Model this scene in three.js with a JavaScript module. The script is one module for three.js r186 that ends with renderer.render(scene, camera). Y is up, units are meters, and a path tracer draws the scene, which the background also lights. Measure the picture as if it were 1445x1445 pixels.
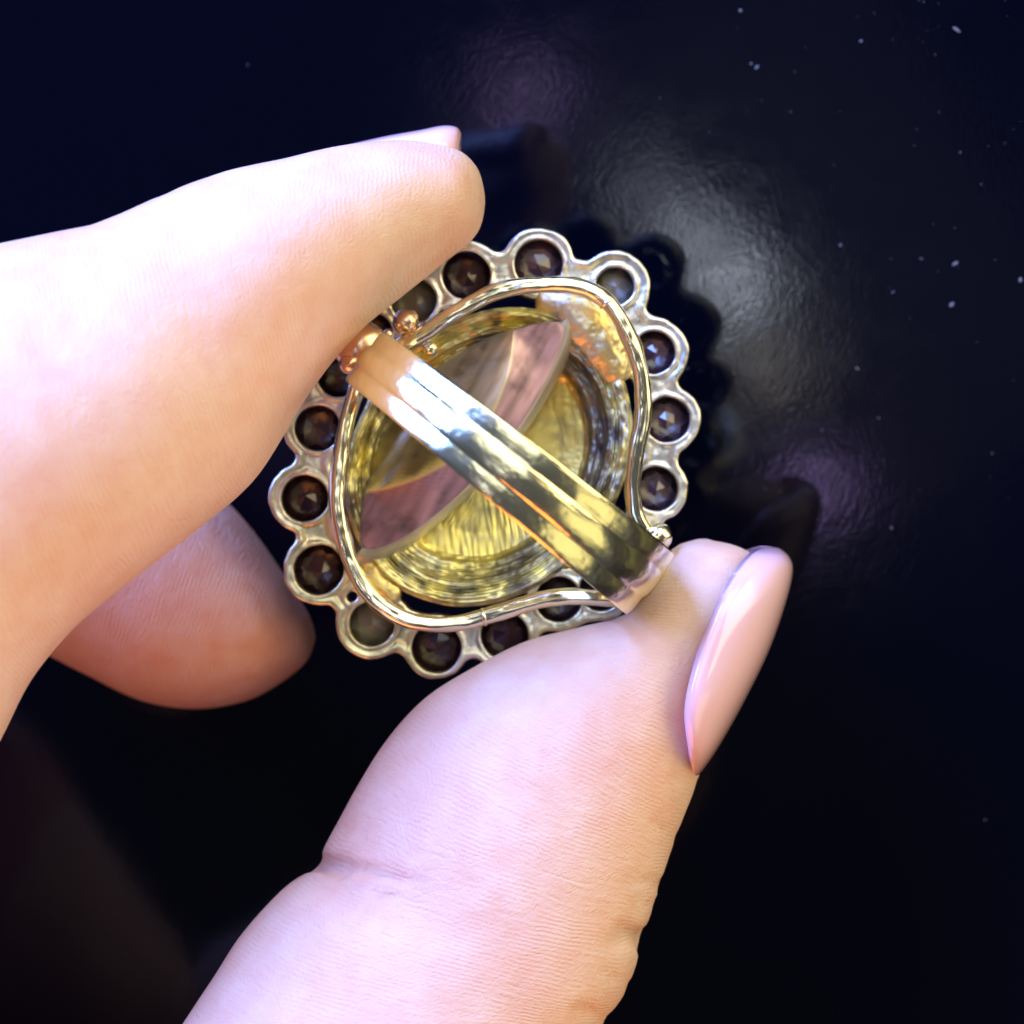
import * as THREE from 'three';
import { mergeVertices, mergeGeometries } from 'three/addons/utils/BufferGeometryUtils.js';
import { RectAreaLightUniformsLib } from 'three/addons/lights/RectAreaLightUniformsLib.js';

// ---------------------------------------------------------------- frame, camera, light
// Lengths below are millimetres in the frame of the ring: x right, y up along the plate, z out of the back of the ring.
// The tabletop is tilted against it; the whole is turned so that the table lies level, and scaled to metres.
const D = 170, HALF = 31, S = (2 * HALF) / 1445;
const TABLE_N = new THREE.Vector3(-0.17, -0.15, 1).normalize(), TABLE_H = 14.5;
const TURN = new THREE.Quaternion().setFromUnitVectors(TABLE_N, new THREE.Vector3(0, 1, 0));
const V = (x, y, z = 0) => new THREE.Vector3(x, y, z);
const W = (v) => v.clone().applyQuaternion(TURN).add(V(0, TABLE_H, 0)).multiplyScalar(0.001);   // millimetres to world metres
const P = (px, py, z = 0) => V((px - 722.5) * S * (D - z) / D, (722.5 - py) * S * (D - z) / D, z);

const scene = new THREE.Scene();
const camera = new THREE.PerspectiveCamera(2 * Math.atan(HALF / D) * 180 / Math.PI, 1, 0.01, 10);
camera.position.copy(W(V(0, 0, D)));
camera.quaternion.copy(TURN);
camera.focus = 0.162;
camera.userData.fStop = 36;
scene.add(camera);
scene.background = new THREE.Color(0.055, 0.06, 0.08);

const renderer = new THREE.WebGLRenderer({ antialias: true });
renderer.toneMapping = THREE.LinearToneMapping;
renderer.toneMappingExposure = 1.12;
renderer.shadowMap.enabled = true;
RectAreaLightUniformsLib.init();
function lamp(name, dir, dist, w, h, color, intensity, aim = V(0, 0, 0)) {
  const l = new THREE.RectAreaLight(color, intensity, w, h);
  l.name = name;
  const at = W(dir.clone().normalize().multiplyScalar(dist).add(aim)), to = W(aim);
  l.position.copy(at); l.lookAt(to);
  scene.add(l);
  return l;
}
lamp('window_lamp', V(-0.70, 0.64, 0.46), 480, 0.42, 0.36, new THREE.Color(0.23, 0.37, 1.1), 20);
lamp('upper_fill', V(0.16, 0.80, 0.56), 500, 0.3, 0.3, new THREE.Color(0.92, 0.97, 1.0), 2.7);  // unseen fill light, added to brighten the thumb and the ring
lamp('sheen_lamp', V(-0.235, -0.19, 0.954), 520, 0.15, 0.15, new THREE.Color(1.0, 0.86, 0.88), 0.15);  // added so that its mirror image lays a broad sheen on the tabletop
// added small lamps that glint on the tabletop; two violet, for the mirrored nails
for (const [x, y, z, k, c] of [[-0.276, -0.139, 0.951, 0.3, 0], [-0.253, -0.163, 0.953, 0.9, 0], [-0.233, -0.19, 0.954, 1.9, 0], [-0.213, -0.229, 0.95, 0.4, 1], [-0.189, -0.286, 0.939, 0.75, 2], [-0.33, -0.092, 0.94, 0.6, 2]])
  lamp('glint_lamp', V(x, y, z), 515, 0.012, 0.012, [new THREE.Color(0.85, 0.93, 1.1), new THREE.Color(1, 0.92, 0.75), new THREE.Color(0.62, 0.42, 1.0)][c], 21 * k);
lamp('warm_lamp', V(0.82, 0.42, 0.42), 420, 0.36, 0.36, new THREE.Color(1.0, 0.82, 0.46), 3.5);
lamp('front_fill', V(0.12, 0.36, 0.92), 500, 0.25, 0.25, new THREE.Color(1.0, 0.99, 0.95), 1.9);  // added fill that gives the metal of the setting something bright to reflect
lamp('low_warm_fill', V(-0.24, -0.92, 0.30), 400, 0.3, 0.3, new THREE.Color(1.0, 0.31, 0.06), 3.4);  // added orange fill, stands in for light scattered inside the skin
lamp('band_highlight_fill', V(0.70, -0.50, 0.52), 420, 0.26, 0.26, new THREE.Color(1.0, 0.84, 0.40), 1.1);  // added for the gold highlight on the lower end of the band

// ---------------------------------------------------------------- helpers
function rng(seed) { return () => { seed = (seed + 0x6d2b79f5) | 0; let t = Math.imul(seed ^ (seed >>> 15), 1 | seed); t = (t + Math.imul(t ^ (t >>> 7), 61 | t)) ^ t; return ((t ^ (t >>> 14)) >>> 0) / 4294967296; }; }
const clamp = (x, a, b) => Math.min(b, Math.max(a, x)), mix = (a, b, t) => a + (b - a) * t;
const smooth = (a, b, x) => { const t = clamp((x - a) / (b - a), 0, 1); return t * t * (3 - 2 * t); };
const smin = (a, b, k) => { const h = Math.max(k - Math.abs(a - b), 0) / k; return Math.min(a, b) - h * h * k * 0.25; };
const smax = (a, b, k) => -smin(-a, -b, k);
const hash3 = (x, y, z) => { let h = (Math.imul(x, 374761393) + Math.imul(y, 668265263) + Math.imul(z, 2147483647 ^ 0x5bd1e995)) | 0; h = Math.imul(h ^ (h >>> 13), 1274126177); return ((h ^ (h >>> 16)) >>> 0) / 4294967296; };
function noise3(x, y, z) {
  const ix = Math.floor(x), iy = Math.floor(y), iz = Math.floor(z); let fx = x - ix, fy = y - iy, fz = z - iz;
  fx = fx * fx * (3 - 2 * fx); fy = fy * fy * (3 - 2 * fy); fz = fz * fz * (3 - 2 * fz);
  const l = (a, b, t) => a + (b - a) * t;
  return l(l(l(hash3(ix, iy, iz), hash3(ix + 1, iy, iz), fx), l(hash3(ix, iy + 1, iz), hash3(ix + 1, iy + 1, iz), fx), fy),
    l(l(hash3(ix, iy, iz + 1), hash3(ix + 1, iy, iz + 1), fx), l(hash3(ix, iy + 1, iz + 1), hash3(ix + 1, iy + 1, iz + 1), fx), fy), fz) * 2 - 1;
}
const fbm = (x, y, z, n = 3) => { let s = 0, a = 0.5; for (let i = 0; i < n; i++) { s += a * noise3(x, y, z); x = x * 2.03 + 7.1; y = y * 2.03 + 3.7; z = z * 2.03 + 1.9; a *= 0.5; } return s; };

// periodic 2-D noise for tiling textures
function pnoise(seed, n) {
  const r = rng(seed), g = new Float32Array(n * n).map(() => r() * 2 - 1);
  return (u, v, m = n, my = m) => {   // u, v in 0..1
    const x = u * m, y = v * my, ix = Math.floor(x), iy = Math.floor(y); let fx = x - ix, fy = y - iy;
    fx = fx * fx * (3 - 2 * fx); fy = fy * fy * (3 - 2 * fy);
    const at = (i, j) => g[(((j % my) + my) % my) * n + (((i % m) + m) % m)];
    return mix(mix(at(ix, iy), at(ix + 1, iy), fx), mix(at(ix, iy + 1), at(ix + 1, iy + 1), fx), fy);
  };
}
function grayTexture(size, f, repeat = 1) {
  const data = new Uint8Array(size * size * 4);
  for (let j = 0; j < size; j++) for (let i = 0; i < size; i++) {
    const g = clamp(Math.round(255 * f((i + 0.5) / size, (j + 0.5) / size)), 0, 255), o = (j * size + i) * 4;
    data[o] = data[o + 1] = data[o + 2] = g; data[o + 3] = 255;
  }
  const t = new THREE.DataTexture(data, size, size);
  t.wrapS = t.wrapT = THREE.RepeatWrapping; t.magFilter = THREE.LinearFilter; t.minFilter = THREE.LinearFilter; t.repeat.set(repeat, repeat); t.needsUpdate = true;
  return t;
}

const used = {};
function numbered(name) { const k = used[name] = (used[name] ?? -1) + 1; return k ? name + '_' + String(k).padStart(3, '0') : name; }
function thing(name, origin, label, category) {      // a Group standing at origin (mm), its axes those of the ring
  const o = new THREE.Group(); o.name = numbered(name); o.position.copy(W(origin)); o.quaternion.copy(TURN);
  o.userData = { label, category, origin };
  scene.add(o); return o;
}
function part(name, geometry, material, parent, root = parent) {   // geometry in mm of the ring's frame
  const o0 = root.userData.origin ?? V(0, 0, 0);
  geometry.translate(-o0.x, -o0.y, -o0.z); geometry.scale(0.001, 0.001, 0.001);
  const m = new THREE.Mesh(geometry, material); m.name = name; m.castShadow = m.receiveShadow = true;
  parent.add(m); return m;
}

// naive surface nets over a signed field, evaluated only in blocks near the surface
function nets(F, lo, hi, cell, lip = 1.4) {
  const B = 8, nb = [0, 1, 2].map((k) => Math.ceil((hi[k] - lo[k]) / cell / B)), n = nb.map((b) => b * B + 1);
  const at = (i, j, k) => i + n[0] * (j + n[1] * k), val = new Float32Array(n[0] * n[1] * n[2]).fill(1e3), near = [];
  const rad = B * cell * 0.87 * lip;
  for (let c = 0; c < nb[2]; c++) for (let b = 0; b < nb[1]; b++) for (let a = 0; a < nb[0]; a++) {
    const f = F(lo[0] + (a + 0.5) * B * cell, lo[1] + (b + 0.5) * B * cell, lo[2] + (c + 0.5) * B * cell);
    if (Math.abs(f) < rad) near.push([a, b, c]);
  }
  for (const [a, b, c] of near) for (let k = c * B; k <= c * B + B; k++) for (let j = b * B; j <= b * B + B; j++) for (let i = a * B; i <= a * B + B; i++) {
    const q = at(i, j, k); if (val[q] === 1e3) val[q] = F(lo[0] + i * cell, lo[1] + j * cell, lo[2] + k * cell);
  }
  const id = new Int32Array(val.length).fill(-1), pos = [];
  for (const [a, b, c] of near) for (let k = c * B; k < c * B + B; k++) for (let j = b * B; j < b * B + B; j++) for (let i = a * B; i < a * B + B; i++) {
    let m = 0, x = 0, y = 0, z = 0, cnt = 0; const v = [];
    for (let d = 0; d < 8; d++) { const f = val[at(i + (d & 1), j + ((d >> 1) & 1), k + (d >> 2))]; v.push(f); if (f < 0) m++; }
    if (m === 0 || m === 8) continue;
    for (let d = 0; d < 8; d++) for (let ax = 1; ax < 8; ax <<= 1) {
      if (d & ax) continue; const e = d | ax, f0 = v[d], f1 = v[e];
      if ((f0 < 0) === (f1 < 0)) continue;
      const t = f0 / (f0 - f1); cnt++;
      x += (d & 1) + (ax === 1 ? t : 0); y += ((d >> 1) & 1) + (ax === 2 ? t : 0); z += (d >> 2) + (ax === 4 ? t : 0);
    }
    id[at(i, j, k)] = pos.length / 3; pos.push(lo[0] + (i + x / cnt) * cell, lo[1] + (j + y / cnt) * cell, lo[2] + (k + z / cnt) * cell);
  }
  const idx = [], quad = (a, b, c, d, flip) => { if (a < 0 || b < 0 || c < 0 || d < 0) return; flip ? idx.push(a, c, b, a, d, c) : idx.push(a, b, c, a, c, d); };
  for (const [a, b, c] of near) for (let k = c * B; k < c * B + B; k++) for (let j = b * B; j < b * B + B; j++) for (let i = a * B; i < a * B + B; i++) {
    const s = val[at(i, j, k)] < 0;
    if (j && k && s !== val[at(i + 1, j, k)] < 0) quad(id[at(i, j - 1, k - 1)], id[at(i, j, k - 1)], id[at(i, j, k)], id[at(i, j - 1, k)], !s);
    if (i && k && s !== val[at(i, j + 1, k)] < 0) quad(id[at(i - 1, j, k - 1)], id[at(i - 1, j, k)], id[at(i, j, k)], id[at(i, j, k - 1)], !s);
    if (i && j && s !== val[at(i, j, k + 1)] < 0) quad(id[at(i - 1, j - 1, k)], id[at(i, j - 1, k)], id[at(i, j, k)], id[at(i - 1, j, k)], !s);
  }
  const nor = new Float32Array(pos.length), e = cell * 0.35;
  for (let q = 0; q < pos.length; q += 3) {
    let gx, gy, gz;
    for (let it = 0; it < 3; it++) {
      const x = pos[q], y = pos[q + 1], z = pos[q + 2];
      gx = (F(x + e, y, z) - F(x - e, y, z)) / (2 * e); gy = (F(x, y + e, z) - F(x, y - e, z)) / (2 * e); gz = (F(x, y, z + e) - F(x, y, z - e)) / (2 * e);
      const g2 = gx * gx + gy * gy + gz * gz + 1e-9;
      if (it < 2) { const f = clamp(F(x, y, z) / g2, -cell, cell) * 0.8; pos[q] -= gx * f; pos[q + 1] -= gy * f; pos[q + 2] -= gz * f; }
    }
    const l = Math.hypot(gx, gy, gz) || 1; nor[q] = gx / l; nor[q + 1] = gy / l; nor[q + 2] = gz / l;
  }
  const g = new THREE.BufferGeometry();
  g.setAttribute('position', new THREE.Float32BufferAttribute(pos, 3)); g.setAttribute('normal', new THREE.BufferAttribute(nor, 3)); g.setIndex(idx);
  return g;
}
// a grid of points f(i, j) as a smooth surface
function grid(nu, nv, f, closeU = false, closeV = false) {
  const pos = [], uv = [], idx = [];
  for (let i = 0; i <= nu; i++) for (let j = 0; j <= nv; j++) { const p = f(i / nu, j / nv); pos.push(p.x, p.y, p.z); uv.push(i / nu, j / nv); }
  for (let i = 0; i < nu; i++) for (let j = 0; j < nv; j++) { const a = i * (nv + 1) + j, b = a + nv + 1; idx.push(a, b, b + 1, a, b + 1, a + 1); }
  const g = new THREE.BufferGeometry();
  g.setAttribute('position', new THREE.Float32BufferAttribute(pos, 3)); g.setAttribute('uv', new THREE.Float32BufferAttribute(uv, 2)); g.setIndex(idx);
  g.computeVertexNormals();
  const nn = g.attributes.normal;
  const join = (a, b) => { const x = nn.getX(a) + nn.getX(b), y = nn.getY(a) + nn.getY(b), z = nn.getZ(a) + nn.getZ(b), l = Math.hypot(x, y, z) || 1; nn.setXYZ(a, x / l, y / l, z / l); nn.setXYZ(b, x / l, y / l, z / l); };
  if (closeU) for (let j = 0; j <= nv; j++) join(j, nu * (nv + 1) + j);
  if (closeV) for (let i = 0; i <= nu; i++) join(i * (nv + 1), i * (nv + 1) + nv);
  return g;
}
function tint(g, f) {   // vertex colours from the surface's own position, linear
  const p = g.attributes.position, c = new Float32Array(p.count * 3);
  for (let i = 0; i < p.count; i++) c.set(f(p.getX(i), p.getY(i), p.getZ(i), i), i * 3);
  g.setAttribute('color', new THREE.BufferAttribute(c, 3)); return g;
}

// ---------------------------------------------------------------- tabletop
const n64 = pnoise(11, 64), n128 = pnoise(12, 128), n256 = pnoise(13, 256), n512 = pnoise(14, 512), n1024 = pnoise(15, 1024);
const tableBump = grayTexture(2048, (u, v) => {
  const w = n64(u, v, 16) * 0.01, r = Math.abs(n256(u + w, v + u, 210)), r2 = Math.abs(n256(u * 2 + 0.37 + w, v, 110, 230));
  return 0.42 + 0.14 * n64(u, v, 7) + 0.22 * n64(u + 0.2, v, 19) + 0.16 * n128(u, v, 47) + 0.08 * (0.5 - r) + 0.08 * (0.5 - r2) + 0.03 * n512(u, v, 300) + 0.008 * n1024(u, v, 800);
});
const tableRough = grayTexture(1024, (u, v) => 0.78 + 0.12 * n64(u, v, 20) + 0.10 * n128(u, v, 90));
const tableMat = new THREE.MeshPhysicalMaterial({ name: 'black_board', color: new THREE.Color(0.0006, 0.0011, 0.0042), roughness: 0.12, roughnessMap: tableRough, bumpMap: tableBump, bumpScale: 0.000011, specularIntensity: 0.4 });
{
  const T = 300, pos = [], uv = [], g = new THREE.BoxGeometry(0.6, 0.02, 0.6);
  const p = g.attributes.position, n = g.attributes.normal, q = g.attributes.uv;
  for (let i = 0; i < p.count; i++) q.setXY(i, p.getX(i) / 0.085 + 0.13, p.getZ(i) / 0.085 + 0.41);
  const m = new THREE.Mesh(g, tableMat); m.name = 'tabletop'; m.position.set(0, -0.01, 0); m.receiveShadow = true;
  m.userData = { kind: 'structure', label: 'black grained tabletop lying under the hand and the ring' };
  scene.add(m);
}
const onTable = (px, py) => {   // where the sight line through a photo point meets the table, world metres
  const o = camera.position, d = W(P(px, py, 0)).sub(o); return o.clone().addScaledVector(d, -o.y / d.y);
};

// ---------------------------------------------------------------- hand
class Loft {   // an implicit limb: stations [Lx, Ly, Rx, Ry, z, depth] with L and R the two sides and depth its half thickness
  constructor(st, N = 220) {
    const pts = st.map(([a, b, c, d, z, B]) => { const l = P(a, b, z), r = P(c, d, z); return [(l.x + r.x) / 2, (l.y + r.y) / 2, (r.x - l.x) / 2, (r.y - l.y) / 2, z, B]; });
    this.N = N; this.d = new Float64Array((N + 1) * 6); this.len = new Float64Array(N + 1);
    const at = (i) => pts[clamp(i, 0, pts.length - 1)];
    for (let k = 0; k <= N; k++) {
      const u = (k / N) * (pts.length - 1), i = Math.min(Math.floor(u), pts.length - 2), t = u - i;
      for (let c = 0; c < 6; c++) {
        const p0 = at(i - 1)[c], p1 = at(i)[c], p2 = at(i + 1)[c], p3 = at(i + 2)[c];
        this.d[k * 6 + c] = 0.5 * (2 * p1 + (p2 - p0) * t + (2 * p0 - 5 * p1 + 4 * p2 - p3) * t * t + (3 * p1 - p0 - 3 * p2 + p3) * t * t * t);
      }
      if (k) this.len[k] = this.len[k - 1] + Math.hypot(this.d[k * 6] - this.d[k * 6 - 6], this.d[k * 6 + 1] - this.d[k * 6 - 5]);
    }
    const d = this.d, m = (N >> 1) * 6;
    this.sg = Math.sign((d[m] - d[m - 6]) * d[m + 3] - (d[m + 1] - d[m - 5]) * d[m + 2]);
  }
  side(k, x, y) { const d = this.d, o = k * 6; return this.sg * ((x - d[o]) * d[o + 3] - (y - d[o + 1]) * d[o + 2]); }
  f(x, y, z, out) {
    const N = this.N, d = this.d; let lo = 0, hi = N, k = 0, t = 0, over = 0;
    const s0 = this.side(0, x, y), s1 = this.side(N, x, y);
    if (s0 <= 0) { over = -s0 / Math.hypot(d[2], d[3]); } else if (s1 >= 0) { k = N - 1; t = 1; over = s1 / Math.hypot(d[N * 6 + 2], d[N * 6 + 3]); }
    else { while (hi - lo > 1) { const m = (lo + hi) >> 1; if (this.side(m, x, y) > 0) lo = m; else hi = m; } k = lo; const a = this.side(lo, x, y), b = this.side(hi, x, y); t = a / (a - b); }
    const o = k * 6, q = o + 6, cx = mix(d[o], d[q], t), cy = mix(d[o + 1], d[q + 1], t), ax = mix(d[o + 2], d[q + 2], t), ay = mix(d[o + 3], d[q + 3], t), zc = mix(d[o + 4], d[q + 4], t), B = mix(d[o + 5], d[q + 5], t);
    const a2 = ax * ax + ay * ay, a = Math.sqrt(a2), s = ((x - cx) * ax + (y - cy) * ay) / a2, w = (z - zc) / B, r = Math.sqrt(s * s + w * w);
    let f = (r - 1) * Math.min(a, B);
    if (r > 1e-6) { const g = Math.sqrt((s / a) ** 2 + (w / B) ** 2); const f2 = r * (r - 1) / Math.max(g, 1e-6); f = r > 1 ? Math.min(Math.max(f, f2 * 0.8), f2) : (r > 0.6 ? f2 : f); }
    if (over > 0) f = f > 0 ? Math.hypot(f, over) : over;
    if (out) { out.u = mix(this.len[k], this.len[k + 1], t) - over; out.s = s; out.w = w; out.a = a; out.B = B; }
    return f;
  }
}
const INDEX = new Loft([
  [683, 276, 683, 288, 4.2, 0.5], [679, 250, 680, 314, 4.2, 2.2], [668, 230, 670, 333, 4.3, 3.6], [648, 214, 652, 350, 4.6, 4.8], [612, 204, 616, 377, 5.0, 5.7], [555, 200, 566, 418, 6.2, 6.5], [480, 208, 500, 474, 7.8, 7.0],
  [400, 225, 443, 544, 9.2, 7.3], [320, 243, 402, 612, 10, 7.7], [245, 269, 358, 678, 10.6, 8.2], [150, 312, 290, 737, 12, 8.8], [60, 333, 195, 812, 13, 9.2], [-50, 358, 105, 886, 14, 9.4],
  [-170, 400, 40, 962, 14.5, 9.6], [-300, 470, -10, 1060, 14.5, 9.8], [-450, 570, -90, 1200, 13.5, 10], [-640, 720, -230, 1380, 11, 11]]);
const MIDDLE = new Loft([
  [444, 894, 443, 908, -7.5, 0.6], [437, 872, 432, 934, -7.5, 2.6], [422, 846, 402, 960, -7.6, 4.2], [394, 802, 350, 988, -7.8, 5.6], [352, 744, 280, 1000, -8.2, 6.4], [300, 690, 200, 988, -8.6, 6.9],
  [230, 640, 112, 946, -9, 7.1], [130, 590, 10, 900, -9, 7.4], [0, 560, -90, 900, -8, 7.8], [-160, 560, -230, 960, -6, 8.4], [-380, 650, -380, 1120, -3, 9], [-640, 850, -520, 1340, 2, 9.5]]);
const THUMB = new Loft([
  [985, 762, 1000, 762, 0.4, 0.5], [961, 768, 1034, 769, 0.4, 2.4], [940, 786, 1062, 784, 0.4, 3.8], [914, 828, 1078, 820, 0.6, 5.0], [880, 868, 1074, 880, 0.9, 5.8], [820, 884, 1040, 962, 1.5, 6.5], [740, 906, 1006, 1040, 2.0, 7.0],
  [668, 942, 984, 1102, 2.4, 7.3], [600, 985, 962, 1160, 2.7, 7.5], [545, 1045, 943, 1212, 2.9, 7.7], [503, 1110, 927, 1262, 3.1, 7.8], [470, 1170, 911, 1308, 3.2, 7.9], [440, 1222, 900, 1350, 3.3, 8.0], [394, 1258, 882, 1397, 3.5, 8.2],
  [338, 1322, 852, 1442, 3.7, 8.5], [286, 1402, 806, 1520, 4.2, 9.0], [215, 1500, 730, 1640, 4.6, 9.8], [90, 1640, 620, 1850, 5, 11], [-120, 1800, 480, 2150, 5, 13]], 300);
const capsule = (x, y, z, a, b, ra, rb) => { const dx = b.x - a.x, dy = b.y - a.y, dz = b.z - a.z, t = clamp(((x - a.x) * dx + (y - a.y) * dy + (z - a.z) * dz) / (dx * dx + dy * dy + dz * dz), 0, 1); return Math.hypot(x - a.x - t * dx, y - a.y - t * dy, z - a.z - t * dz) - mix(ra, rb, t); };
const PALM = [[V(-62, -38, 6), V(-44, -68, 4), 13, 15], [V(-64, -42, -2), V(-62, -88, -2), 14, 16], [V(-44, -68, 4), V(-62, -92, -2), 14, 16], [V(-62, -88, -2), V(-82, -150, -4), 17, 19],
  [V(-76, -44, -8), V(-52, -26, -13), 8, 7], [V(-52, -26, -13), V(-50, -40, -17), 7, 6], [V(-84, -54, -10), V(-66, -36, -16), 7.5, 6.5], [V(-66, -36, -16), V(-62, -48, -19), 6.5, 5.5], [V(-76, -46, -4), V(-70, -84, -4), 11, 14]];
const FOLDS = [[P(440, 1222, 2), P(482, 1224, 7.4), 1.15, 0.5], [P(482, 1224, 7.4), P(590, 1246, 10.9), 0.34, 0.38], [P(470, 1244, 6.5), P(560, 1268, 10.6), 0.15, 0.35], [P(910, 1324, 3), P(880, 1318, 8), 0.6, 0.5], [P(985, 1100, 2), P(950, 1100, 8), 0.08, 0.4], [P(955, 1178, 3), P(915, 1160, 9), 0.12, 0.3], [P(934, 1247, 3), P(893, 1243, 9), 0.16, 0.4], [P(926, 1272, 3), P(890, 1275, 9), 0.1, 0.25], [P(888, 1391, 3), P(852, 1372, 9), 0.15, 0.35], [P(860, 1432, 3), P(820, 1425, 9), 0.24, 0.45], [P(905, 1338, 3), P(850, 1330, 10), 0.2, 0.4],
  [P(238, 914, -2.0), P(300, 925, -1.6), 0.12, 0.3], [P(300, 925, -1.6), P(378, 922, -3.0), 0.12, 0.3],
  [P(232, 270, 10), P(250, 330, 17), 0.16, 0.6], [P(292, 250, 9), P(312, 320, 16), 0.18, 0.6], [P(128, 320, 12), P(150, 390, 19), 0.16, 0.6], [P(262, 258, 9), P(280, 330, 17), 0.12, 0.5], [P(405, 590, 12), P(345, 480, 16.5), 0.22, 1.3]];   // thumb joint creases
function handParts(x, y, z, want) {
  const i = INDEX.f(x, y, z), m = MIDDLE.f(x, y, z), t = THUMB.f(x, y, z);
  if (want) return [i, m, t];
  let palm = 1e3; if (x < -26 || y < -26) for (const c of PALM) palm = smin(palm, capsule(x, y, z, ...c), 5);
  return smin(smin(smin(i, m, 0.35), t, 0.5), palm, 6);
}
const handF = (x, y, z) => {
  let f = handParts(x, y, z);
  if (Math.abs(f) < 2.5) {
    f += 0.10 * fbm(x * 0.22, y * 0.22, z * 0.22, 2);
    for (const [a, b, dep, wid] of FOLDS) { const d = Math.abs(x - a.x) + Math.abs(y - a.y) > 14 ? 9 : capsule(x, y, z, a, b, 0, 0); if (d < 4) f += dep * Math.exp(-((d / wid) ** 2)) - 0.0; }
  }
  return f;
};
const hand = thing('hand', P(-300, 1700, 5), 'pale hand with glossy pink nails pinching the jewelled ring between index finger and thumb', 'hand');
const tSkin = 14;   // mm of skin per texture tile
const sk = pnoise(31, 512);
const skinBump = grayTexture(1024, (u, v) => {
  const w = 0.012 * n64(u, v, 7) + 0.004 * n64(u + 0.3, v, 22);
  const lines = Math.abs((((u + w) * 52) % 1 + 1) % 1 - 0.5) * 2, fade = smooth(-0.5, 0.5, n64(u + 0.4, v, 9));
  const cell = Math.abs(n128(u + v + w, v - u, 44)), cell2 = Math.abs(n128(u - v + 0.2, v + u + w, 58));
  const wr = clamp(1 - Math.abs(n64(u + w, v, 9, 4)) * 9, 0, 1) * smooth(0, 0.5, n64(u + 0.7, v + 0.2, 7)) + clamp(1 - Math.abs(n64(u + v + w, v - u, 8)) * 12, 0, 1) * 0.5;
  return 0.42 - 0.16 * wr + 0.20 * lines * fade + 0.14 * cell + 0.10 * cell2 + 0.07 * sk(u, v, 260) + 0.14 * sk(u + w, v, 90, 14) * (1 - fade) + 0.10 * n64(u, v, 10);
});
const skin = new THREE.MeshPhysicalMaterial({ name: 'skin', vertexColors: true, color: 0xffffff, roughness: 0.46, specularIntensity: 0.8, bumpMap: skinBump, bumpScale: 0.00009, sheen: 0.1, sheenColor: new THREE.Color(1, 0.75, 0.7), sheenRoughness: 0.5 });
{
  const g = nets(handF, [-115, -175, -32], [24, 30, 30], 0.5, 2.4);
  const p = g.attributes.position, uv = new Float32Array(p.count * 2), o = {};
  const L = [INDEX, MIDDLE, THUMB];
  const crease = [P(474, 1222, 8), P(560, 1232, 11)];
  tint(g, (x, y, z, i) => {
    const fs = handParts(x, y, z, true); let b = 0; for (let k = 1; k < 3; k++) if (fs[k] < fs[b]) b = k;
    L[b].f(x, y, z, o);
    uv[i * 2] = o.u / tSkin; uv[i * 2 + 1] = Math.atan2(o.s, o.w) * 8 / tSkin;
    let red = 0.45 + 0.6 * fbm(x * 0.16 + 3, y * 0.16, z * 0.16, 3) + 0.5 * fbm(x * 1.1, y * 1.1, z * 1.1, 3);
    const dc = capsule(x, y, z, crease[0], crease[1], 0, 0); red += 0.45 * Math.exp(-dc * dc / 4);
    if (b === 1) red += 1.0;  // middle finger: shade under the index put into its colour as extra red
    red = clamp(red, 0, 2);
    return [mix(0.83, 0.77, red), mix(0.62, 0.45, red), mix(0.51, 0.33, red)];
  });
  g.setAttribute('uv', new THREE.BufferAttribute(uv, 2));
  part('skin', g, skin, hand);
}
const nailMat = new THREE.MeshPhysicalMaterial({ name: 'pink_gel_nail', color: new THREE.Color(0.90, 0.60, 0.72), roughness: 0.16, clearcoat: 1, clearcoatRoughness: 0.04 });
// a nail: rows of [Ex, Ey, Sx, Sy, z, H]: E the visible side edge, S the crown seen in profile, H the half width in depth
function nail(rows, thick, from, to) {
  const R = rows.map(([a, b, c, d, z, H]) => [P(a, b, z), P(c, d, z), H]), n = R.length - 1;
  const cr = (a, b, c, d, t) => 0.5 * (2 * b + (c - a) * t + (2 * a - 5 * b + 4 * c - d) * t * t + (3 * b - a - 3 * c + d) * t * t * t);
  const at = (u) => { const q = u * n, i = Math.min(Math.floor(q), n - 1), t = q - i, g = (k) => R[clamp(k, 0, n)]; const [a, b, c, d] = [g(i - 1), g(i), g(i + 1), g(i + 2)];
    const v = (m) => V(cr(a[m].x, b[m].x, c[m].x, d[m].x, t), cr(a[m].y, b[m].y, c[m].y, d[m].y, t), cr(a[m].z, b[m].z, c[m].z, d[m].z, t)); return [v(0), v(1), Math.max(0.05, cr(a[2], b[2], c[2], d[2], t))]; };
  return grid(72, 64, (u, v) => {
    const [E, Sx, H] = at(u), ang = v * Math.PI * 2, c = V(E.x, E.y, E.z), ax = Sx.clone().sub(E);
    // closed section: the outer arc out, a rounded lip, the inner arc back
    const w = v < 0.5 ? v * 2 : 2 - v * 2, ph = mix(from, to, w), outer = v < 0.5;
    const lip = Math.sqrt(clamp(Math.min(w, 1 - w) / 0.05, 0, 1)) , th = thick * 0.5 * lip, l = ax.length() || 1e-3;
    const k = (outer ? th : -th), endcap = Math.sqrt(clamp(Math.min(u, 1 - u) / 0.03, 0, 1));
    const off = k * endcap - thick * 0.5;
    return V(c.x + ax.x * (1 + off / l) * Math.cos(ph), c.y + ax.y * (1 + off / l) * Math.cos(ph), c.z + (H + off) * Math.sin(ph));
  }, false, true);
}
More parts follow.
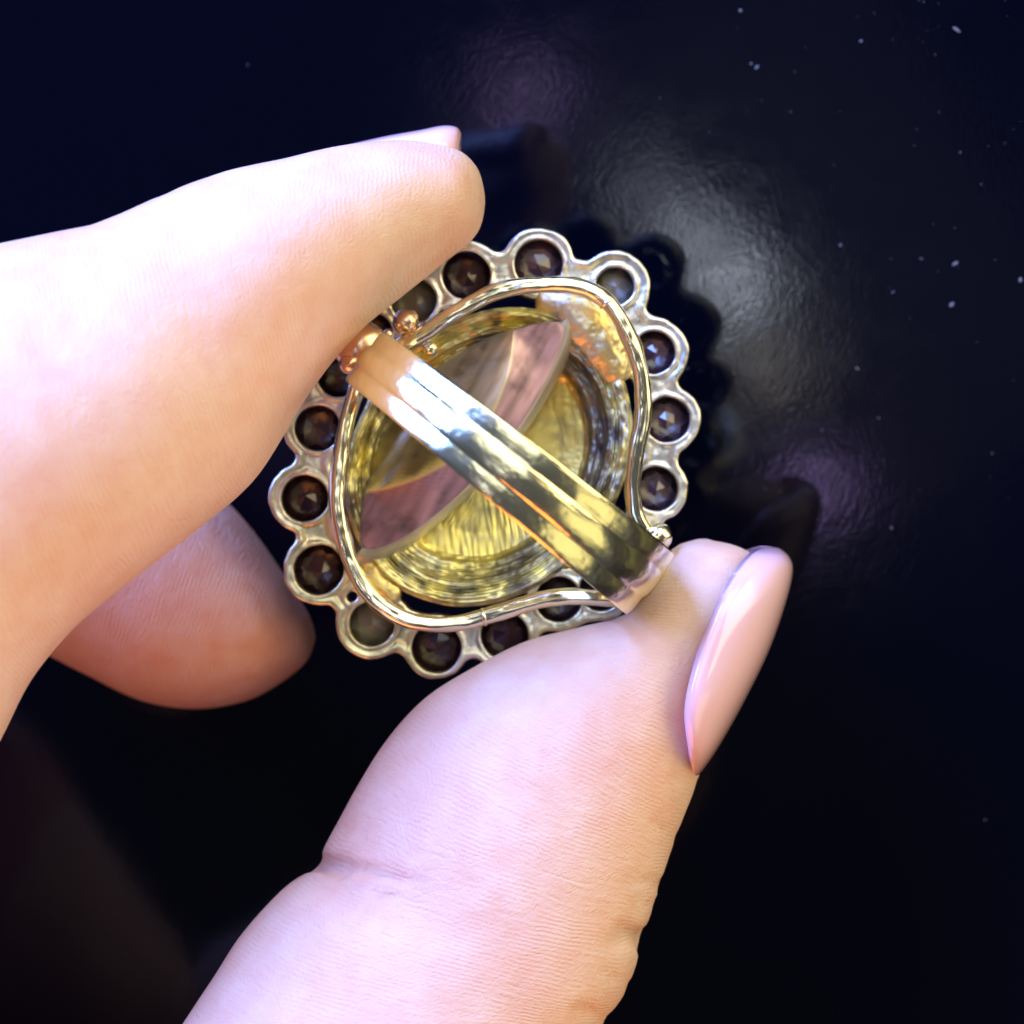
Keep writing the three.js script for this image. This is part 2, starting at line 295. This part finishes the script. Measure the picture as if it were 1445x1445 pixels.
part('thumbnail', nail([[974, 1098, 977, 1098, 0.5, 1.0], [970, 1082, 986, 1089, 0.9, 4.2], [960, 1045, 1011, 1054, 1.3, 6.9], [952, 985, 1045, 996, 1.5, 8.1], [967, 915, 1083, 920, 1.3, 8.0], [994, 850, 1108, 850, 1.0, 7.4], [1022, 804, 1118, 806, 0.6, 6.2], [1047, 780, 1113, 785, 0.5, 4.3], [1072, 771, 1098, 772, 0.3, 1.6]], 0.48, 1.54, -1.45), nailMat, hand);
part('fingernail', nail([[470, 226, 476, 208, 4.2, 1.0], [500, 228, 504, 202, 4.0, 2.4], [545, 226, 548, 192.5, 3.8, 3.0], [590, 226, 592, 184.5, 3.6, 3.2], [622, 226, 625, 178, 3.4, 3.2], [640, 226, 645, 180, 3.3, 2.6], [648, 224, 652, 190, 3.2, 1.6]], 0.7, 1.5, -1.5), nailMat, hand);

// ---------------------------------------------------------------- ring
const ring = thing('ring', P(690, 640, 0), 'antique gold cluster ring seen from behind, scalloped edge of dark stones, held by two fingertips', 'ring');
const E1 = V(0.782, -0.623, 0), E2 = V(0.623, 0.782, 0);   // along the band; along the long axis of the head
const metalBump = grayTexture(1024, (u, v) => 0.5 + 0.25 * n64(u, v, 40) + 0.2 * n128(u, v, 110) + 0.12 * n512(u, v, 300));
const scratch = grayTexture(1024, (u, v) => 0.5 + 0.07 * n256(u + 0.01 * n64(u, v, 6), v, 9, 200) + 0.36 * n64(u, v, 22, 8) + 0.14 * n128(u, v, 70, 40));
const gold = (name, c, rough, extra = {}) => new THREE.MeshPhysicalMaterial({ name, color: new THREE.Color(...c), metalness: 1, roughness: rough, ...extra });
const silverGilt = gold('worn_silver_gilt', [1, 1, 1], 0.34, { vertexColors: true });
const bandGold = gold('polished_band_gold', [0.90, 0.87, 0.54], 0.20, { bumpMap: scratch, bumpScale: 0.000035 });
const copper = gold('coppery_solder', [0.86, 0.60, 0.42], 0.27);
const wireGold = gold('wire_gold', [0.93, 0.87, 0.62], 0.17);
const cupGold = gold('tarnished_gold', [1, 1, 1], 0.46, { vertexColors: true });

// stones round the edge: [x, y, radius of the hole, look]
const STONES = [[658, 388, 34, 0], [760, 372, 34, 1], [868, 404, 27, 2], [923, 497, 30, 1], [942, 592, 32, 1], [926, 690, 31, 1], [897, 776, 31, 0], [848, 832, 30, 0], [788, 846, 32, 0], [712, 897, 33, 0], [616, 914, 35, 0], [525, 880, 32, 2], [450, 804, 35, 0], [430, 703, 33, 0], [448, 604, 32, 1], [478, 530, 30, 0], [524, 470, 30, 0], [584, 424, 32, 2]]
  .map(([x, y, r, k]) => { const p = P(x, y, 0); return { x: p.x, y: p.y, r: r * S, k, j: 0.12 * Math.sin(x * 12.9 + y * 7.7) }; });
const O = P(688, 640, 0);
const ell = (x, y) => { const dx = x - O.x, dy = y - O.y; return [dx * E1.x + dy * E1.y, dx * E2.x + dy * E2.y]; };
const ellD = (x, y, a, b) => { const [p, q] = ell(x, y), r = Math.hypot(p / a, q / b); return (r - 1) * Math.min(a, b) * (r > 0.01 ? 1 : 1); };
const plateF = (x, y, z) => {
  let d = 1e3, hole = 1e3, lip = 1e3;
  for (const s of STONES) {
    const r = Math.hypot(x - s.x, y - s.y); if (r > 5) continue;
    d = smin(d, r - 2.06 - s.j, 0.9);
    hole = Math.min(hole, r - s.r - 0.22 * Math.max(0, -z - 0.9));
    lip = Math.min(lip, Math.hypot(r - (s.r + 0.07), z + 0.06) - 0.11);
  }
  for (let k = 0; k < STONES.length; k++) { const a = STONES[k], b = STONES[(k + 1) % STONES.length], dx = b.x - a.x, dy = b.y - a.y, t = clamp(((x - a.x) * dx + (y - a.y) * dy) / (dx * dx + dy * dy), 0, 1); d = smin(d, Math.hypot(x - a.x - dx * t, y - a.y - dy * t) - 0.86, 0.45); }
  d = smin(d, smax(ellD(x, y, 10.6, 12.4), -ellD(x, y, 9.0, 10.7), 0.2), 0.6);
  for (const [hx, hy] of HOLES) d = smax(d, 0.30 - Math.hypot(x - hx, y - hy), 0.15);
  d += 0.10 * fbm(x * 0.9, y * 0.9, 4, 2);
  let f = smax(d, Math.abs(z + 0.95 - 0.12 * smooth(-0.6, -0.2, d)) - 0.95, 0.24);
  f = smin(f, smax(lip, d - 0.02, 0.3), 0.3);
  f = smax(f, -hole, 0.14);
  return f + 0.07 * fbm(x * 0.9, y * 0.9, z * 0.9, 2) + 0.03 * fbm(x * 2.9, y * 2.9, z * 2.9, 2);
};
const HOLES = [[625, 444], [478, 655], [497, 842]].map(([x, y]) => { const p = P(x, y, 0); return [p.x, p.y]; });
{
  const a = P(360, 980, 0), b = P(1010, 305, 0);
  const g = nets(plateF, [a.x, a.y, -2.4], [b.x, b.y, 1], 0.115, 1.5);
  tint(g, (x, y, z) => { const t = clamp(0.45 - (x + y + 2) * 0.035 + 1.1 * fbm(x * 0.35, y * 0.35, z * 0.35 + 9, 3), 0, 1), d = clamp(0.25 + 1.3 * fbm(x * 1.3 + 5, y * 1.3, z * 1.3, 3), 0, 1) * 0.4;
    return [mix(0.90, 0.92, t) * (1 - d), mix(0.89, 0.85, t) * (1 - d), mix(0.84, 0.50, t) * (1 - d)]; });
  part('scalloped_setting', g, silverGilt, ring);
}
const stoneMat = [
  new THREE.MeshPhysicalMaterial({ name: 'dark_garnet', color: new THREE.Color(0.024, 0.007, 0.018), specularIntensity: 0.7, roughness: 0.10, ior: 1.77, flatShading: true }),
  new THREE.MeshPhysicalMaterial({ name: 'plum_garnet', color: new THREE.Color(0.042, 0.020, 0.040), roughness: 0.08, ior: 1.8, flatShading: true }),
  new THREE.MeshPhysicalMaterial({ name: 'cloudy_grey_stone', color: new THREE.Color(0.14, 0.13, 0.105), roughness: 0.34, ior: 1.7, flatShading: true })];
{
  const r0 = rng(77);
  for (const s of STONES) {
    const n = 6 + (r0() < 0.4 ? 2 : 0), a0 = r0() * 6.28, pos = [], ax = (r0() - 0.5) * 0.4, ay = (r0() - 0.5) * 0.4, R = s.r * 1.16;
    const apex = V(s.x + ax, s.y + ay, -0.42), r1 = [], r2 = [];
    for (let k = 0; k < n; k++) { const a = a0 + (k + (r0() - 0.5) * 0.25) / n * 6.2832, b = a + 3.1416 / n; r1.push(V(s.x + Math.cos(a) * R * 0.58, s.y + Math.sin(a) * R * 0.58, -0.78 - r0() * 0.1)); r2.push(V(s.x + Math.cos(b) * R, s.y + Math.sin(b) * R, -1.45)); }
    const tri = (a, b, c) => pos.push(a.x, a.y, a.z, b.x, b.y, b.z, c.x, c.y, c.z), base = V(s.x, s.y, -1.9);
    for (let k = 0; k < n; k++) { const l = (k + 1) % n; tri(apex, r1[k], r1[l]); tri(r1[k], r2[k], r1[l]); tri(r1[l], r2[k], r2[l]); tri(base, r2[l], r2[k]); }
    const g = new THREE.BufferGeometry(); g.setAttribute('position', new THREE.Float32BufferAttribute(pos, 3)); g.computeVertexNormals();
    const m = part('small_stone', g, stoneMat[s.k], ring); if (s.k === 2) m.userData.label = 'cloudy grey stone of the scalloped edge';
  }
}
// oval cup behind the centre stone: stepped wall, brushed floor
{
  const prof = [[1.0, -1.8], [1.0, -0.6], [0.995, 0.35], [0.965, 0.75], [0.925, 0.62], [0.90, 0.30], [0.885, 0.18], [0.865, 0.34], [0.83, 0.30], [0.80, -0.15], [0.785, -0.42], [0.76, -0.40], [0.715, -0.62], [0.69, -1.0], [0.66, -1.25], [0.5, -1.6], [0.2, -1.85], [0.0, -1.9]];
  const A = 8.05, B = 9.7, C = P(690, 645, 0);
  const at = (w) => { const q = w * (prof.length - 1), i = Math.min(Math.floor(q), prof.length - 2), t = q - i, s = t * t * (3 - 2 * t) * 0.4 + t * 0.6; return [mix(prof[i][0], prof[i + 1][0], s), mix(prof[i][1], prof[i + 1][1], s)]; };
  const g = grid(520, 170, (u, v) => {
    const [r, z] = at(v), a = u * Math.PI * 2, ca = Math.cos(a), sa = Math.sin(a), rr = r + 0.012 * fbm(ca * 3 + 4, sa * 3, v * 6, 3) * smooth(0.05, 0.4, r) - 0.05 * smooth(0.6, 0.9, r) * (1 - r) * ca;
    const x = C.x + E1.x * ca * A * rr + E2.x * sa * B * rr, y = C.y + E1.y * ca * A * rr + E2.y * sa * B * rr;
    const floor = smooth(0.78, 0.62, r);
    const ridge = (1 - 0.85 * floor) * (0.34 * fbm(x * 0.8, y * 0.8, v * 9, 3) + 0.10 * fbm(x * 2.4, y * 2.4, v * 9, 2)) + 0.035 * Math.sin(v * 120 + 2 * fbm(ca * 2, sa * 2, 3, 2)) * smooth(0.66, 0.75, r) * smooth(1, 0.95, r);
    const brushed = floor * 0.03 * (noise3(x * 7 + y * 1.2, y * 0.9, 2) + 0.8 * noise3(x * 13 + y * 2, y * 1.6, 5));
    return V(x, y, z + ridge + brushed);
  }, true);
  tint(g, (x, y, z) => { const t = clamp(0.5 + 1.2 * fbm(x * 0.4, y * 0.4, 2, 3), 0, 1), d0 = clamp(fbm(x * 1.1, y * 1.1, z + 7, 4) * 1.9 + 0.12, 0, 1) * 0.72; let d = d0; const w = smooth(-0.8, -1.2, z) * (1 - d * 0.5), r = Math.hypot(((x - C.x) * E1.x + (y - C.y) * E1.y) / A, ((x - C.x) * E2.x + (y - C.y) * E2.y) / B), ox = (1 - w) * smooth(0.9, 0.82, r) * smooth(-0.35, 0.15, fbm(x * 0.3 + 1, y * 0.3, 5, 3) + (x - C.x) * 0.045) * 0.75; d = mix(d, 0.8, ox); return [mix(mix(0.72, 0.84, t) * (1 - d), 0.92 * (1 - d * 0.4), w), mix(mix(0.70, 0.75, t) * (1 - d), 0.80 * (1 - d * 0.4), w), mix(mix(0.44, 0.24, t) * (1 - d * 0.8), 0.24, w)]; });
  part('bezel_cup', g, cupGold, ring);
}
// centre stone: an oval with a curved ridge along it and a thin flat girdle
{
  const a = P(512, 772, 1), b = P(792, 456, 1), mid = a.clone().add(b).multiplyScalar(0.5), lx = b.clone().sub(a), Ln = lx.length() / 2; lx.normalize();
  const ly = V(lx.y, -lx.x, 0);          // towards the lower right
  const up = 3.95, dn = 2.35;              // half widths on either side of the long axis
  const edge = (c) => Math.pow(Math.max(0, 1 - c * c), 0.55) * (1 - 0.14 * smooth(0.2, 1, c)), edgeL = (c) => Math.pow(Math.max(0, 1 - c * c), 0.8);
  const g1 = (u, v) => {                 // u along, v across from the upper-left edge (0) to the lower-right edge (1)
    const c = -Math.cos(u * Math.PI), e = edge(c), eL = edgeL(c), rid = Math.max(0.7 + 0.35 * c - 5.0 * c * c, -0.85 * up * eL);                                                 // where the ridge runs
    const y0 = -up * eL, y1 = dn * e, y = v < 0.5 ? mix(y0, rid, v * 2) : mix(rid, y1, v * 2 - 1);
    const t = v < 0.5 ? v * 2 : 2 - v * 2, z = (v < 0.5 ? mix(1.1 - 1.5 * eL, 1.1, smooth(0, 1, t)) + 1.5 * e * Math.sin(t * 1.4) / Math.sin(1.4) : 1.1 + 1.5 * e * Math.pow(t, 0.85));
    return V(mid.x + lx.x * c * Ln + ly.x * y, mid.y + lx.y * c * Ln + ly.y * y, z + 0.05 * fbm(c * 6, y, 3, 2));
  };
  const left = grid(90, 24, (u, v) => g1(u, v * 0.5)), right = grid(90, 24, (u, v) => g1(u, 0.5 + v * 0.5));
  const rim = grid(180, 8, (u, v) => { const w = u * 2, q = w < 1 ? g1(w, 1) : g1(2 - w, 0), m = V(mid.x, mid.y, q.z), o = q.clone().sub(m), k = 1 + (w < 1 ? 0.20 : 0.02) * v; return V(m.x + o.x * k, m.y + o.y * k, q.z - v * v * 1.1); }, true);
  const under = grid(90, 12, (u, v) => { const c = -Math.cos(u * Math.PI), e = edge(c), y = mix(dn * 1.2 * e, -up * edgeL(c), v); return V(mid.x + lx.x * c * Ln * 1.2 + ly.x * y, mid.y + lx.y * c * Ln * 1.2 + ly.y * y, -0.4 - 1.2 * e * Math.sin(v * Math.PI)); });
  const geo = mergeGeometries([left, right, rim, under]);
  const nTop = 2 * 91 * 25;
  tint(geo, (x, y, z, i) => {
    const n = clamp(0.5 + 1.2 * fbm(x * 0.25 + 2, y * 0.25, z * 0.6, 3), 0, 1), s = (x - mid.x) * ly.x + (y - mid.y) * ly.y, q = (x - mid.x) * lx.x + (y - mid.y) * lx.y, c = q / Ln;
    if (i >= nTop) { const k = mix(0.75, 1.2, n); return [0.44 * k, 0.40 * k, 0.32 * k]; }
    const off = s - (0.7 + 0.35 * c - 5.0 * c * c), p = smooth(-0.2, 0.35, off), streak = fbm(s * 2.2 + q * 0.5, q * 0.35, 3, 3), k = 1 + 0.7 * streak + 0.9 * Math.min(0, fbm(x * 1.2, y * 1.2, 8, 4) + 0.05), pale = (off > 0 ? smooth(0.22, 0, off) : smooth(-0.9 - streak, 0, off)) * 0.34;  // pale: yellow reflection along the ridge, painted into the stone colour
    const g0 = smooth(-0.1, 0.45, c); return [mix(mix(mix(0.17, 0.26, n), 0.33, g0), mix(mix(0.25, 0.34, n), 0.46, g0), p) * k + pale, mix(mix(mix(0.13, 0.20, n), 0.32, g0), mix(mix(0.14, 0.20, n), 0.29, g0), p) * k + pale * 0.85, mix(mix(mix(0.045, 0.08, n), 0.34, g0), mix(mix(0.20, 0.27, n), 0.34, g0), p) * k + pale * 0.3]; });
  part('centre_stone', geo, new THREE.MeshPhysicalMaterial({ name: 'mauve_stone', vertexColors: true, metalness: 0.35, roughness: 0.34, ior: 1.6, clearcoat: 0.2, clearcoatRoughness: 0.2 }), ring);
}
// band: a three-lobed strip round the hoop
const BC = P(716, 664, 8.5);
function bandPoint(th, w, outer) {   // th round the hoop, w across from -1 to 1
  const half = mix(2.2, 1.78, smooth(0.2, 2.6, th)), R = 10.3;
  const lobe = Math.abs(w) < 0.40 ? 0.46 * Math.sqrt(1 - (w / 0.46) ** 2 * 0.7) : 0.14 + 0.18 * Math.sqrt(Math.max(0, 1 - ((Math.abs(w) - 0.64) / 0.37) ** 2));
  const h = outer ? R + lobe : R - 0.75;
  const y = w * half, jig = outer ? 0.05 * fbm(th * 5, w * 1.5, 2, 3) : 0;
  const c = Math.cos(th), s = Math.sin(th);
  return V(BC.x + E1.x * c * (h + jig) + E2.x * y, BC.y + E1.y * c * (h + jig) + E2.y * y, BC.z + s * (h + jig));
}
{
  const nO = 48, nI = 10, M = nO + nI + 8;
  const g = grid(220, M, (u, v) => {
    const th = mix(-0.62, Math.PI + 0.62, u), k = v * M;
    if (k <= nO) return bandPoint(th, mix(-1, 1, k / nO), true);
    if (k <= nO + 4) return bandPoint(th, 1, true).lerp(bandPoint(th, 1, false), (k - nO) / 4);
    if (k <= nO + 4 + nI) return bandPoint(th, mix(1, -1, (k - nO - 4) / nI), false);
    return bandPoint(th, -1, false).lerp(bandPoint(th, -1, true), (k - nO - 4 - nI) / 4);
  });
  const uv = g.attributes.uv; for (let i = 0; i < uv.count; i++) uv.setXY(i, uv.getX(i) * 2.2, uv.getY(i) * 0.7);
  part('band', g, bandGold, ring);
}
// wire gallery: two bowed wires from shoulder to shoulder
function wire(pts, r, seed) {
  const c = new THREE.CatmullRomCurve3(pts.map((p) => P(...p)), false, 'centripetal'), n = 200, fr = [], up = V(0, 0, 1);
  for (let i = 0; i <= n; i++) { const t = c.getTangentAt(i / n), b = t.clone().cross(up).normalize(), q = b.clone().cross(t).normalize(); fr.push([c.getPointAt(i / n), b, q]); }
  return grid(n, 28, (u, v) => {
    const [p, b, q] = fr[Math.round(u * n)], a = v * Math.PI * 2, end = Math.sqrt(clamp(Math.min(u, 1 - u) / 0.006, 0, 1));
    const groove = 1 - 0.11 * Math.exp(-(((a - 1.75) / 0.28) ** 2)), rr = r * groove * (1 + 0.26 * fbm(u * 16 + seed, Math.cos(a) * 0.8, Math.sin(a) * 0.8, 3)) * Math.max(end, 0.05);
    return V(p.x + b.x * Math.cos(a) * rr + q.x * Math.sin(a) * rr, p.y + b.y * Math.cos(a) * rr + q.y * Math.sin(a) * rr, p.z + b.z * Math.cos(a) * rr + q.z * Math.sin(a) * rr * 1.05);
  }, false, true);
}
const wireA = part('gallery_wire', wire([[556, 492, 1.6], [592, 474, 2], [642, 440, 2.2], [700, 412, 2.3], [765, 402, 2.3], [822, 406, 2.3], [855, 424, 2.3], [882, 464, 2.3], [903, 520, 2.3], [908, 572, 2.3], [899, 632, 2.3], [893, 690, 2.2], [901, 734, 2], [925, 770, 1.6]], 0.51, 1), wireGold, ring);
const wireB = part('gallery_wire', wire([[505, 540, 1.6], [490, 590, 2], [480, 650, 2.2], [476, 712, 2.3], [487, 770, 2.3], [510, 822, 2.3], [544, 860, 2.3], [592, 879, 2.3], [645, 879, 2.3], [700, 866, 2.3], [750, 851, 2.3], [800, 842, 2.3], [845, 845, 2], [885, 846, 1.6]], 0.51, 5), wireGold, ring);
{
  const collar = (x, y, z, dir, R, r) => { const g = new THREE.TorusGeometry(R, r, 10, 24); g.applyQuaternion(new THREE.Quaternion().setFromUnitVectors(V(0, 0, 1), dir.normalize())); const p = P(x, y, z); g.translate(p.x, p.y, p.z); return g; };
  part('wire_collar', collar(857, 427, 2.3, V(0.62, -0.78, 0), 0.44, 0.14), wireGold, ring);
  part('wire_collar', collar(683, 871, 2.3, V(1, 0.25, 0), 0.44, 0.13), wireGold, ring);
  const ball = (x, y, z, r, sx = 1, seed = 0) => { const g = mergeVertices(new THREE.IcosahedronGeometry(1, 5).deleteAttribute('uv').deleteAttribute('normal')); const p = g.attributes.position, c = P(x, y, z); for (let i = 0; i < p.count; i++) { const v = V(p.getX(i), p.getY(i), p.getZ(i)), k = r * (1 + 0.12 * fbm(v.x * 1.5 + seed, v.y * 1.5, v.z * 1.5, 2)); p.setXYZ(i, c.x + v.x * k * sx, c.y + v.y * k, c.z + v.z * k); } g.computeVertexNormals(); return g; };
  for (const [x, y, z, r] of [[573, 454, 2.0, 0.78], [494, 514, 4.2, 0.62], [547, 472, 2.2, 0.34], [930, 757, 2.4, 0.8], [608, 492, 1.3, 0.45], [598, 463, 0.8, 0.4]]) part('granule', ball(x, y, z, r, 1, x), x < 580 ? copper : wireGold, ring);
  // shoulders that carry the band
  part('shoulder', ball(508, 490, 3.2, 1.55, 1.1, 3), copper, ring);
  part('shoulder', ball(905, 808, 1.4, 1.8, 1.1, 9), bandGold, ring);
  // rough lump of solder between wire and cup
  const lump = (list, seed) => { const f = (x, y, z) => { let d = 1e3; for (const [px, py, pz, r] of list) { const c = P(px, py, pz); d = smin(d, Math.hypot(x - c.x, y - c.y, (z - c.z) * 1.4) - r, 0.8); } return d + 0.28 * fbm(x * 1.1 + seed, y * 1.1, z * 1.1, 3); };
    const xs = list.map((l) => P(l[0], l[1], l[2])); return nets(f, [Math.min(...xs.map((p) => p.x)) - 2.5, Math.min(...xs.map((p) => p.y)) - 2.5, -2.5], [Math.max(...xs.map((p) => p.x)) + 2.5, Math.max(...xs.map((p) => p.y)) + 2.5, 3.5], 0.12, 1.6); };
  part('solder_lump', tint(lump([[802, 436, 0.3, 1.1], [828, 460, 0.3, 1.35], [852, 490, 0.3, 1.25], [868, 520, 0.2, 0.95], [775, 430, 0.1, 0.8], [842, 440, 0, 0.9]], 2), (x, y, z) => { const t = clamp(0.5 + 1.3 * fbm(x * 0.7, y * 0.7, z, 3), 0, 1); return [mix(0.70, 0.86, t), mix(0.66, 0.68, t), mix(0.50, 0.26, t)]; }), cupGold, ring);
  part('solder_lump', tint(lump([[528, 815, 0.2, 0.9], [548, 838, 0.2, 0.8], [515, 790, 0.1, 0.6]], 8), (x, y, z) => { const t = clamp(0.5 + 1.3 * fbm(x * 0.7, y * 0.7, z, 3), 0, 1); return [mix(0.70, 0.88, t), mix(0.64, 0.68, t), mix(0.42, 0.24, t)]; }), cupGold, ring);
}

// ---------------------------------------------------------------- dust on the tabletop
{
  const r = rng(5), spots = [[1350, 42, 0.42], [1068, 95, 0.2], [1186, 346, 0.22], [1260, 412, 0.16], [1343, 430, 0.34], [1160, 607, 0.13], [1210, 520, 0.24], [1258, 745, 0.16], [1390, 1157, 0.14], [350, 92, 0.1], [1215, 58, 0.24], [1045, 15, 0.26], [1348, 372, 0.3], [1300, 365, 0.12], [1125, 415, 0.14], [1355, 215, 0.1], [1060, 90, 0.2], [1400, 640, 0.1], [970, 520, 0.14], [1440, 395, 0.3], [1385, 260, 0.1], [1240, 590, 0.1]];
  for (let i = 0; i < 90; i++) spots.push([800 + 645 * Math.sqrt(r()), 820 * r() ** 1.2, 0.03 + 0.06 * r() ** 2]);
  const mesh = new THREE.InstancedMesh(new THREE.IcosahedronGeometry(1, 1), new THREE.MeshStandardMaterial({ name: 'dust', color: new THREE.Color(0.13, 0.14, 0.16), roughness: 0.9 }), spots.length), m = new THREE.Matrix4(), q = new THREE.Quaternion();
  spots.forEach(([x, y, s], i) => { const p = onTable(x, y), k = s * 0.001; q.setFromAxisAngle(V(0, 1, 0), r() * 6.28); m.compose(p.setY(k * 0.12), q, V(k * (0.35 + r() * 0.5), k * 0.2, k * (0.2 + r() * 0.25))); mesh.setMatrixAt(i, m); });
  mesh.name = 'dust_specks'; mesh.userData = { kind: 'stuff', label: 'pale dust specks scattered over the black tabletop', category: 'dust' };
  scene.add(mesh);
}

renderer.render(scene, camera);
